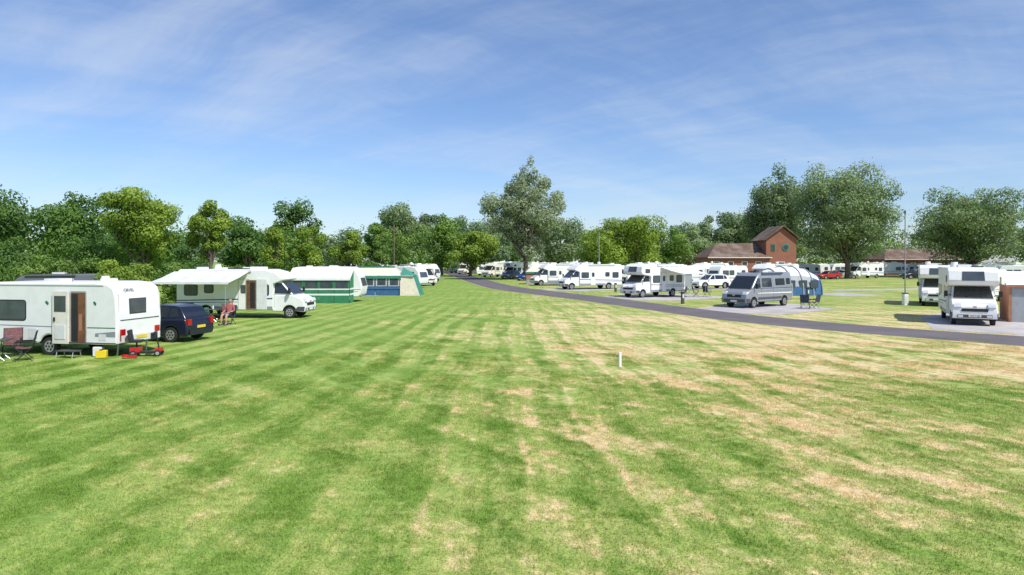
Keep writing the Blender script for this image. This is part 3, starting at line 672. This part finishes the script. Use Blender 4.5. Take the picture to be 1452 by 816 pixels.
m=MB(); m.box((0,0,.14),(.34,.2,.26),YEL); m.box((0,0,.285),(.1,.2,.03),BLK); m.build('yellow_jerry_can',None,L2W(cl,H0,-2.75,1.3),.2,bevel=.02)
m=MB(); m.box((0,0,.18),(.3,.26,.34),OFFW); m.cyl((0,0,.35),(0,0,.4),.06,.06,BLK,10); m.build('water_container',None,L2W(cl,H0,-2.35,1.0),.2,bevel=.03)
m=MB()
for x in(-.38,.4):
    for s in(1,-1):
        y=s*.22; m.cyl((x,y-.035,.11),(x,y+.035,.11),.11,.11,TYRE,16); m.cyl((x,y+s*.036,.11),(x,y+s*.042,.11),.06,.06,RIM,12)
m.box((0,0,.14),(.62,.34,.07),BLK); m.box((-.34,0,.24),(.32,.4,.16),REDP); m.box((.4,0,.22),(.2,.34,.12),REDP)
m.cyl((-.32,0,.3),(-.32,0,.5),.03,.03,BLK,8); m.box((-.32,0,.54),(.38,.42,.08),BLK); m.box((-.52,0,.74),(.07,.4,.4),BLK,0,-.15)
m.tube([(.4,0,.25),(.3,0,.85)],.025,BLK,8); m.tube([(.3,-.25,.86),(.3,.25,.86)],.018,BLK,8); m.box((.24,0,.72),(.16,.3,.2),BLK)
m.build('mobility_scooter',None,(-12.95,24.2,0),math.radians(14),bevel=.012)
m=MB(); m.cyl((0,0,.05),(0,0,.13),.1,.1,REDP,12); m.box((.22,0,.06),(.3,.12,.09),REDP); m.tube([(.1,0,.1),(.38,.05,.16)],.02,BLK); m.build('wheel_clamp',None,(-13.35,23.55,0),.3)
chair('camping_chair',(-16.5,23.1,0),math.radians(-150),CHAIRF)
chair('camping_chair',(-17.5,23.9,0),math.radians(-60),CHAIRF)
table('camping_table',(-17.6,23.2,0),.3)
car('parked_car',(-15.2,29.25),(-.98,.2),NAVY,4.2,1.52,1.78,plate=True)
mh=motorhome('motorhome',(-15.8,40.9),(.995,-.05),7.6,2.85,'low',STRIPB,door=-1)
awning(mh,-3.9,.55,1.16,2.6,2.72,2.15,WCAN,s=-1,stripe=OFFW)
d=MB(); d.side(rr(.35,.52,1.0,2.25,.06),1.13,-1,ALU,.02); d.side(rr(.4,.56,.95,2.2,.05),1.13,-1,BROWN,.026); d.box((1.33,-1.2,1.4),(.6,.05,1.75),OFFW); d.side([(.62,.6),(.9,.6),(.9,2.1),(.62,2.1)],1.13,-1,BLK,.03)
d.build('doorway',mh)
table('camping_table',(-16.6,37.6,0),.1,1.0,.6); chair('camping_chair',(-15.6,37.3,0),math.radians(-75),CHAIRF); chair('camping_chair',(-17.9,37.8,0),math.radians(-60),CHAIRB)

def person(name,loc,rz):
    e=empty(name,loc,rz=rz)
    J=[(-.08,0,.52,.13),(-.13,0,.72,.135),(-.19,0,.93,.15),(-.2,0,1.06,.06),(-.2,0,1.12,.055)]
    E=[(0,1),(1,2),(2,3),(3,4)]
    J+= [(-.18,0,1.21,.085),(-.175,0,1.29,.08)]; E+=[(4,5),(5,6)]
    for s in(1,-1):
        b=len(J)
        J+= [(-.06,s*.1,.52,.1),(.36,s*.13,.53,.072),(.44,s*.14,.28,.055),(.42,s*.14,.07,.04),(.5,s*.15,.035,.036),(.6,s*.16,.03,.026)]
        E+=[(0,b),(b,b+1),(b+1,b+2),(b+2,b+3),(b+3,b+4),(b+4,b+5)]
        b=len(J)
        J+= [(-.18,s*.19,.99,.065),(-.12,s*.26,.72,.045),(.1,s*.2,.66,.034),(.17,s*.17,.65,.028),(.23,s*.16,.64,.03)]
        E+=[(2,b),(b,b+1),(b+1,b+2),(b+2,b+3),(b+3,b+4)]
        h=b+4
        for q,(dy,l) in enumerate(((-.03,.075),(-.01,.085),(.012,.08),(.032,.06))):
            k=len(J); J+= [(.27,s*.16+dy,.64,.01),(.27+l*.6,s*.16+dy*1.1,.63,.009),(.27+l*.8,s*.16+dy*1.1,.6,.008)]; E+=[(h,k),(k,k+1),(k+1,k+2)]
        k=len(J); J+= [(.22,s*.12,.645,.011),(.26,s*.1,.635,.009)]; E+=[(h,k),(k,k+1)]
    me=bpy.data.meshes.new('figure'); me.from_pydata([j[:3] for j in J],E,[])
    ob=bpy.data.objects.new('figure',me); COL.objects.link(ob); ob.parent=e
    sm=ob.modifiers.new('skin','SKIN'); sm.use_smooth_shade=True
    for i,v in enumerate(me.skin_vertices[0].data): v.radius=(J[i][3],J[i][3]); v.use_root=(i==0)
    sb=ob.modifiers.new('sub','SUBSURF'); sb.levels=1; sb.render_levels=2
    m,nt,bs=newmat('skin_and_clothes'); tc=nt.nodes.new('ShaderNodeTexCoord'); sp=nt.nodes.new('ShaderNodeSeparateXYZ'); nt.links.new(tc.outputs['Object'],sp.inputs[0])
    x,y,z=sp.outputs
    skin=(.5,.27,.18); shirt=(.34,.10,.09); short=(.1,.13,.25)
    fs=mth(nt,'MULTIPLY',mth(nt,'LESS_THAN',x,.0),mth(nt,'MULTIPLY',mth(nt,'GREATER_THAN',z,.6),mth(nt,'LESS_THAN',z,1.06)))
    fl=mth(nt,'MULTIPLY',mth(nt,'LESS_THAN',x,.3),mth(nt,'LESS_THAN',z,.61))
    c=mix(nt,fs,skin,shirt); c=mix(nt,fl,c,short); nt.links.new(c,bs.inputs['Base Color']); bs.inputs['Roughness'].default_value=.7
    me.materials.append(m)
    hm=MB(); HAIR=pbr('hair',(.12,.08,.05),.8); SK=pbr('skin',(.5,.27,.18),.6)
    bmx=bmesh.new(); bmesh.ops.create_icosphere(bmx,subdivisions=3,radius=1); bmx.faces.ensure_lookup_table()
    vs=[(v.co.x*.1-.19,v.co.y*.078,v.co.z*.115+1.245) for v in bmx.verts]; fs_=[tuple(v.index for v in f.verts) for f in bmx.faces]
    ms=[HAIR if (f.calc_center_median().z>.55 or (f.calc_center_median().x<-.1 and f.calc_center_median().z>-.4)) else SK for f in bmx.faces]
    bmx.free(); hm.add(vs,fs_,ms)
    for s in(1,-1): hm.box((-.185,s*.08,1.235),(.03,.014,.055),SK); hm.cyl((-.1,s*.03,1.25),(-.088,s*.03,1.25),.011,.009,BLK,8)
    hm.add([(-.095,-.013,1.215),(-.095,.013,1.215),(-.068,0,1.215),(-.097,0,1.262)],[(0,1,2),(0,2,3),(2,1,3),(0,3,1)],SK); hm.box((-.098,0,1.185),(.012,.045,.009),REDP)
    for s in(1,-1): hm.box((.5,s*.15,.025),(.26,.09,.05),BLK)
    hm.build('head_and_shoes',e)
    return e
chair('camping_chair',(-15.0,36.1,0),math.radians(-100),CHAIRB)
person('seated_person',(-15.0,36.1,0),math.radians(-100))

# green awning caravan
gcv=caravan('caravan',(-15.0,56.2),(1,0),5.8,2.85,2.2,GRN,door=-1)
m=MB()
xs=[-2.6,-1.4,-.2,1.0,2.2]
for a_,b_ in zip(xs[:-1],xs[1:]):
    m.box(((a_+b_)/2,-2.5,.3),(b_-a_-.04,.03,.6),GCAN); m.box(((a_+b_)/2,-2.5,.68),(b_-a_,.035,.14),WCAN); m.box(((a_+b_)/2,-2.5,.9),(b_-a_-.04,.03,.28),GCAN); m.box(((a_+b_)/2,-2.5,1.1),(b_-a_,.036,.1),WCAN); m.box(((a_+b_)/2,-2.5,1.42),(b_-a_-.24,.02,.5),ACRYL); 
    for x in(a_+.06,b_-.06): m.box((x,-2.5,1.42),(.1,.034,.52),GCAN)
    m.box(((a_+b_)/2,-2.5,1.78),(b_-a_,.036,.18),GCAN)
sheet(m,[(-2.7,-1.1,2.75),(2.3,-1.1,2.75),(2.3,-2.56,1.95),(-2.7,-2.56,1.95)],OFFW); m.box((-.2,-2.585,1.88),(5.0,.03,.16),WCAN)
for x in(-2.62,2.22): m.add([(x,-1.1,0),(x,-2.5,0),(x,-2.5,1.93),(x,-1.1,2.66)],[(0,1,2,3)],GCAN)
for z in(.62,1.05): m.add([(2.235,-1.15,z),(2.235,-2.45,z),(2.235,-2.45,z+.13),(2.235,-1.15,z+.13)],[(0,1,2,3)],WCAN)
m.build('awning',gcv)
# trailer tent
tt=empty('trailer_tent',(-12.1,67.0)); m=MB()
def tent(m,x0,x1,y0,y1,ze,zr,roof,wallm,low,hip=.8):
    ym=(y0+y1)/2
    for (p,q) in (((x0,y0),(x1,y0)),((x1,y0),(x1,y1)),((x1,y1),(x0,y1)),((x0,y1),(x0,y0))):
        m.add([(p[0],p[1],0),(q[0],q[1],0),(q[0],q[1],.6),(p[0],p[1],.6)],[(0,1,2,3)],low)
        m.add([(p[0],p[1],.6),(q[0],q[1],.6),(q[0],q[1],ze),(p[0],p[1],ze)],[(0,1,2,3)],wallm)
    a=[(x0-.1,y0-.1,ze),(x1+.1,y0-.1,ze),(x1+.1,y1+.1,ze),(x0-.1,y1+.1,ze),(x0+hip,ym,zr),(x1-hip,ym,zr)]
    m.add(a,[(0,1,5,4),(1,2,5),(2,3,4,5),(3,0,4)],roof)
    m.box(((x0+x1)/2,y0-.12,ze-.08),(x1-x0+.2,.02,.26),TEAL)
tent(m,-3.4,1.4,-1.6,1.5,1.85,2.75,CCAN,CCAN,BCAN)
for x in(-2.8,-1.6,-.4,.8): m.box((x,-1.62,1.3),(.8,.02,.6),ACRYL); m.box((x+.6,-1.63,1.15),(.14,.03,.9),BCAN)
m.box((-1,-1.64,.75),(4.7,.03,.3),BCAN)
m.box((-1.0,-.05,2.77),(3.4,.5,.05),TEAL)
m.add([(1.4,-1.8,0),(3.3,-1.8,0),(2.6,-1.5,1.9),(1.4,-1.6,1.9)],[(0,1,2,3)],CCAN); m.add([(3.3,-1.8,0),(3.3,1.4,0),(2.6,1.2,1.9),(2.6,-1.5,1.9)],[(0,1,2,3)],TEAL); m.add([(1.4,-1.7,1.85),(2.7,-1.7,1.85),(2.6,1.2,1.9),(1.4,0,2.7)],[(0,1,2,3)],TEAL)
m.build('canvas',tt,smooth=False)
cvB=caravan('caravan',(-19.5,75),(1,.1),5.6,2.6,2.2,STRIPB)
dup(cvB,'caravan',(-26,66),(1,.15)); dup(cvB,'caravan',(-13.2,84),(.9,-.4)); dup(cvB,'caravan',(-16.6,95),(1,0.2)); dup(cvB,'caravan',(-14.5,110),(.9,-.3))
cvC=panel_van('campervan',(-29.6,43.6),(-1,-.35),body=GREYC)
dup(cvB,'caravan',(-20,130),(.8,-.5)); mhA=motorhome('motorhome',(-12.6,92),(.6,-.8),6.6,2.8,'low',STRIPG,body=CREAM)
dup(cvB,'caravan',(-22,84),(1,.1)); dup(mhA,'motorhome',(-21,106),(.9,-.4)); dup(cvB,'caravan',(-27,120),(.9,-.4)); dup(cvB,'caravan',(-18.6,146),(.9,-.4))
car('parked_car',(-12.6,101.5),(.5,-.86),BLACKC,4.5,1.75,1.85,True)

# ------------------------------------------------------------------ right vehicles
mh3=motorhome('motorhome',(9.1,80.1),(-.93,-.36),7.4,2.9,'low',STRIPB)
mh4=motorhome('motorhome',(13.1,63.6),(-.8,-.6),6.6,3.0,'luton',STRIPG)
dup(mh4,'motorhome',(32.6,52.5),(-.5,-.86))
rowv=[(mh4,1.0,128),(mhA,-3.2,137),(mh3,4.6,133),(cvB,-6.5,150),(mh4,-2,152),(mhA,-10.5,163),(cvB,-6,170),(mh3,-13.5,182),(mhA,-9,188),(cvB,-1,178),(mh4,9.5,103),(cvB,-15,196),(cvB,2.5,160)]
for s_,x,y in rowv: dup(s_,'caravan' if s_ is cvB else 'motorhome',(x,y),(-.6+R.uniform(-.2,.2),-.8))
awning(mh4,-3.3,.2,1.16,2.4,2.75,2.2,WCAN,s=1)
table('camping_table',L2W((13.1,63.6),(-.8,-.6),-2.0,2.6),.4); chair('camping_chair',L2W((13.1,63.6),(-.8,-.6),-1.0,2.7),2.6,CHAIRB); chair('camping_chair',L2W((13.1,63.6),(-.8,-.6),-3.0,2.6),-.4,CHAIRB); chair('camping_chair',L2W((13.1,63.6),(-.8,-.6),-3.6,3.4),.6,CHAIRB)
panel_van('campervan',(18.1,50.3),(-.785,-.617))
chair('camping_chair',(21.2,47.9,0),2.2,CHAIRB); chair('camping_chair',(20.4,47.5,0),1.0,CHAIRB); table('camping_table',(20.8,48.3,0),.5,.6,.5,.6)
car('parked_car',(23.8,81.8),(-.95,-.3),WHITE,4.4,1.68,1.85,True)
mhR=motorhome('motorhome',(25.4,38.1),(-.47,-.88),6.8,3.0,'luton',STRIPB,plate='HN57 KJE')
aw=empty('awning_tent',(28.9,38.2),heading=(.88,-.47)); m=MB()
for i,x in enumerate((-1.1,-.35,.4,1.15,1.9)):
    m.box((x+.375,-1.5,1.0),(.72,.03,2.0),LGCAN if i%2 else GYCAN)
    m.box((x+.06,-1.53,1.0),(.12,.02,1.9),OCAN)
    if i%2: m.box((x+.4,-1.52,1.35),(.45,.02,.7),ACRYL)
m.box((-1.12,0.,1.0),(.03,3.0,2.0),OCAN)
sheet(m,[(-1.2,-1.6,2.0),(2.8,-1.6,2.0),(2.8,1.5,2.75),(-1.2,1.5,2.75)],WCAN); m.box((.8,-1.62,1.98),(4,.04,.14),OCAN)
m.build('canvas',aw,smooth=False)
it=empty('inflatable_tent',(26.6,66.5),heading=(-.97,-.25)); m=MB(); nb=6; nx=5; Lx=6.2
prev=None
for i in range(nx+1):
    f=i/nx; x=-Lx/2+Lx*f; sc=1-.28*abs(2*f-1)**2.5
    ring=[(x,1.9*sc*math.cos(math.pi*k/14),2.75*sc*math.sin(math.pi*k/14)**.75) for k in range(15)]
    if prev:
        for k in range(14):
            top_=3<=k<=10
            mat=(WCAN if top_ else (BCAN if (i in(1,5) or k in(0,13,)) else GYCAN))
            m.add([prev[k],ring[k],ring[k+1],prev[k+1]],[(0,1,2,3)],mat)
    m.tube([(p[0],p[1]*1.015,p[2]*1.015) for p in ring],.07,BCAN if i in(0,nx) else GYCAN,8)
    if i in(0,nx): m.add(ring,[tuple(range(15))],BCAN)
    prev=ring
for s in(1,-1):
    for x in(-1.9,-.65,.65,1.9): m.box((x,s*1.82,1.1),(.85,.06,.75),ACRYL)
m.build('canvas',it)
dup(mh3,'motorhome',(6.2,92),(-.95,-.3)); 
ct=empty('tent',(4.6,97)); m=MB(); tent(m,-2.6,2.4,-1.5,1.5,1.7,2.5,CCAN,OCAN,GYCAN); m.box((0,-1.62,1.1),(1.4,.03,.9),CCAN); m.build('canvas',ct,smooth=False)
ct=empty('tent',(19.6,88)); m=MB(); tent(m,-3.2,3.2,-1.5,1.5,1.9,2.7,WCAN,GYCAN,GYCAN); m.box((0,-1.62,1.2),(4,.03,.9),ACRYL); m.build('canvas',ct,smooth=False)
car('parked_car',(2.6,113),(-.6,-.8),BLUEC,4.3,1.6,1.8,True); cB=car('parked_car',(-.2,122),(-.5,-.86),GREYC,4.2,1.5,1.76)
for x,y,m_ in ((14.5,104,'c'),(19,99,'m'),(24.6,97,'c'),(30,95,'c'),(33.5,88,'m'),(10,118,'c'),(26,112,'c'),(31,108,'m')):
    dup(cvB if m_=='c' else mh3,'caravan' if m_=='c' else 'motorhome',(x,y),(R.uniform(-1,-.6),-.5))
red=car('parked_car',(56,121),(-.9,-.3),REDC,4.2,1.5,1.76); dup(red,'parked_car',(53,127),(-.7,-.5)); blk=car('parked_car',(72,122),(-.98,-.1),BLACKC,4.6,1.75,1.9,True); dup(blk,'parked_car',(77.5,128),(.9,.2)); wc=car('parked_car',(64,132),(1,.1),WHITE,4.2,1.5,1.76)
for x,y,t_ in ((62,140,0),(69,143,0),(77,139,1),(84,141,0),(91,136,0),(98,139,1),(66,128,1),(88,127,0),(52,135,0),(75,152,0),(94,120,0),(86,112,1),(100,112,0),(57,133,0),(110,120,0)):
    dup(mh3 if t_ else cvB,'motorhome' if t_ else 'caravan',(x,y),(R.choice((-1,1)),R.uniform(-.5,.2)))
for x,y in((46,96),(50,92)): dup(cvB,'caravan',(x+28,y+4),(-.9,.3))
dup(cvB,'caravan',(39.5,57),(-.7,-.7)); 

# ------------------------------------------------------------------ street furniture
m=MB(); m.cyl((0,0,0),(0,0,7.0),.05,.035,POLE,10); m.cyl((0,0,6.9),(0,0,7.15),.07,.05,DGR,10)
m.box((0,0,.42),(.34,.3,.84),WHITE); m.box((0,-.155,.45),(.24,.02,.6),OFFW); m.box((0,0,.9),(.38,.34,.08),DGR); m.build('lamp_post',None,(29.6,51.4,0),.2,bevel=.01)
m=MB(); m.cyl((0,0,0),(0,0,8.2),.11,.08,BARK,10); m.box((0,0,7.7),(1.2,.08,.1),BARK); m.build('utility_pole',None,(-15.9,92,0))
m=MB(); m.cyl((0,0,0),(0,0,7.5),.08,.06,POLE,8); m.box((0,0,7.5),(.5,.2,.1),DGR); m.build('lamp_post',None,(12.5,98,0))
m=MB(); m.box((0,0,.22),(.07,.07,.44),WHITE); m.add([(-.035,-.035,.44),(.035,-.035,.44),(.035,.035,.44),(-.035,.035,.44),(0,0,.47)],[(0,1,4),(1,2,4),(2,3,4),(3,0,4)],WHITE); m.build('marker_post',None,(3.45,21.8,0),.3)
for x,y in((13.2,52.8),(26,60),(11,72.5)):
    m=MB(); m.box((0,0,.45),(.22,.16,.9),DGR); m.box((0,-.085,.6),(.14,.02,.3),OFFW); m.box((0,0,.93),(.26,.2,.06),BLK); m.build('electric_hookup_bollard',None,(x,y,0),.4,bevel=.01)

# ------------------------------------------------------------------ light, world, camera
to_sun=Vector((.60,-.60,0)).normalized(); el=math.radians(51)
dirv=Vector((to_sun.x*math.cos(el),to_sun.y*math.cos(el),math.sin(el)))
sl=bpy.data.lights.new('sun','SUN'); sl.energy=5.0; sl.angle=math.radians(.5); sl.color=(1,.96,.9)
so=bpy.data.objects.new('sun',sl); COL.objects.link(so); so.rotation_euler=dirv.to_track_quat('Z','Y').to_euler(); so.location=(30,-30,60)
w=bpy.data.worlds.new('World'); scene.world=w; w.use_nodes=True; nt=w.node_tree; bg=nt.nodes['Background']
sky=nt.nodes.new('ShaderNodeTexSky'); sky.sky_type='NISHITA'; sky.sun_disc=False; sky.sun_elevation=el; sky.sun_rotation=math.atan2(dirv.x,dirv.y); sky.altitude=0; sky.air_density=1.0; sky.dust_density=.35; sky.ozone_density=3.0
tc=nt.nodes.new('ShaderNodeTexCoord'); sp=nt.nodes.new('ShaderNodeSeparateXYZ'); nt.links.new(tc.outputs['Generated'],sp.inputs[0])
zz=mth(nt,'ADD',mth(nt,'MAXIMUM',sp.outputs[2],0.),.22)
px=mth(nt,'DIVIDE',sp.outputs[0],zz); py=mth(nt,'DIVIDE',sp.outputs[1],zz)
def streak(ang,su,sv,sc,off):
    ca,sa=math.cos(ang),math.sin(ang)
    u_=mth(nt,'ADD',mth(nt,'MULTIPLY',px,ca),mth(nt,'MULTIPLY',py,sa)); v_=mth(nt,'SUBTRACT',mth(nt,'MULTIPLY',py,ca),mth(nt,'MULTIPLY',px,sa))
    wv=mth(nt,'MULTIPLY',noise(nt,comb(nt,px,py,off),.9,4,.55),.9)
    return noise(nt,comb(nt,mth(nt,'MULTIPLY',u_,su),mth(nt,'ADD',mth(nt,'MULTIPLY',v_,sv),wv),off),sc,11,.64)
c1=streak(-.55,.3,1.9,1.6,1.); c3=streak(.5,.35,1.5,1.8,6.)
c2=noise(nt,comb(nt,px,py,4.),.55,4,.55)
cl_=mth(nt,'ADD',mth(nt,'MULTIPLY',c1,.65),mth(nt,'ADD',mth(nt,'MULTIPLY',c2,.45),mth(nt,'MULTIPLY',c3,.5)))
cf=sstep(nt,cl_,.68,1.1,.02,.5)
tint=mix(nt,1.,sky.outputs[0],(.93,1.03,1.24),'MULTIPLY')
c=mix(nt,cf,tint,(6.2,6.8,7.6))
nt.links.new(c,bg.inputs['Color']); bg.inputs['Strength'].default_value=.12
cam=bpy.data.cameras.new('camera'); co=bpy.data.objects.new('camera',cam); COL.objects.link(co)
co.location=(0,0,3.4); co.rotation_euler=(math.radians(90),0,0); cam.lens=24; cam.sensor_width=36; cam.shift_y=-39/1452; cam.clip_end=3000; cam.clip_start=.1
scene.camera=co
scene.view_settings.view_transform='Standard'; scene.view_settings.look='None'; scene.view_settings.exposure=0
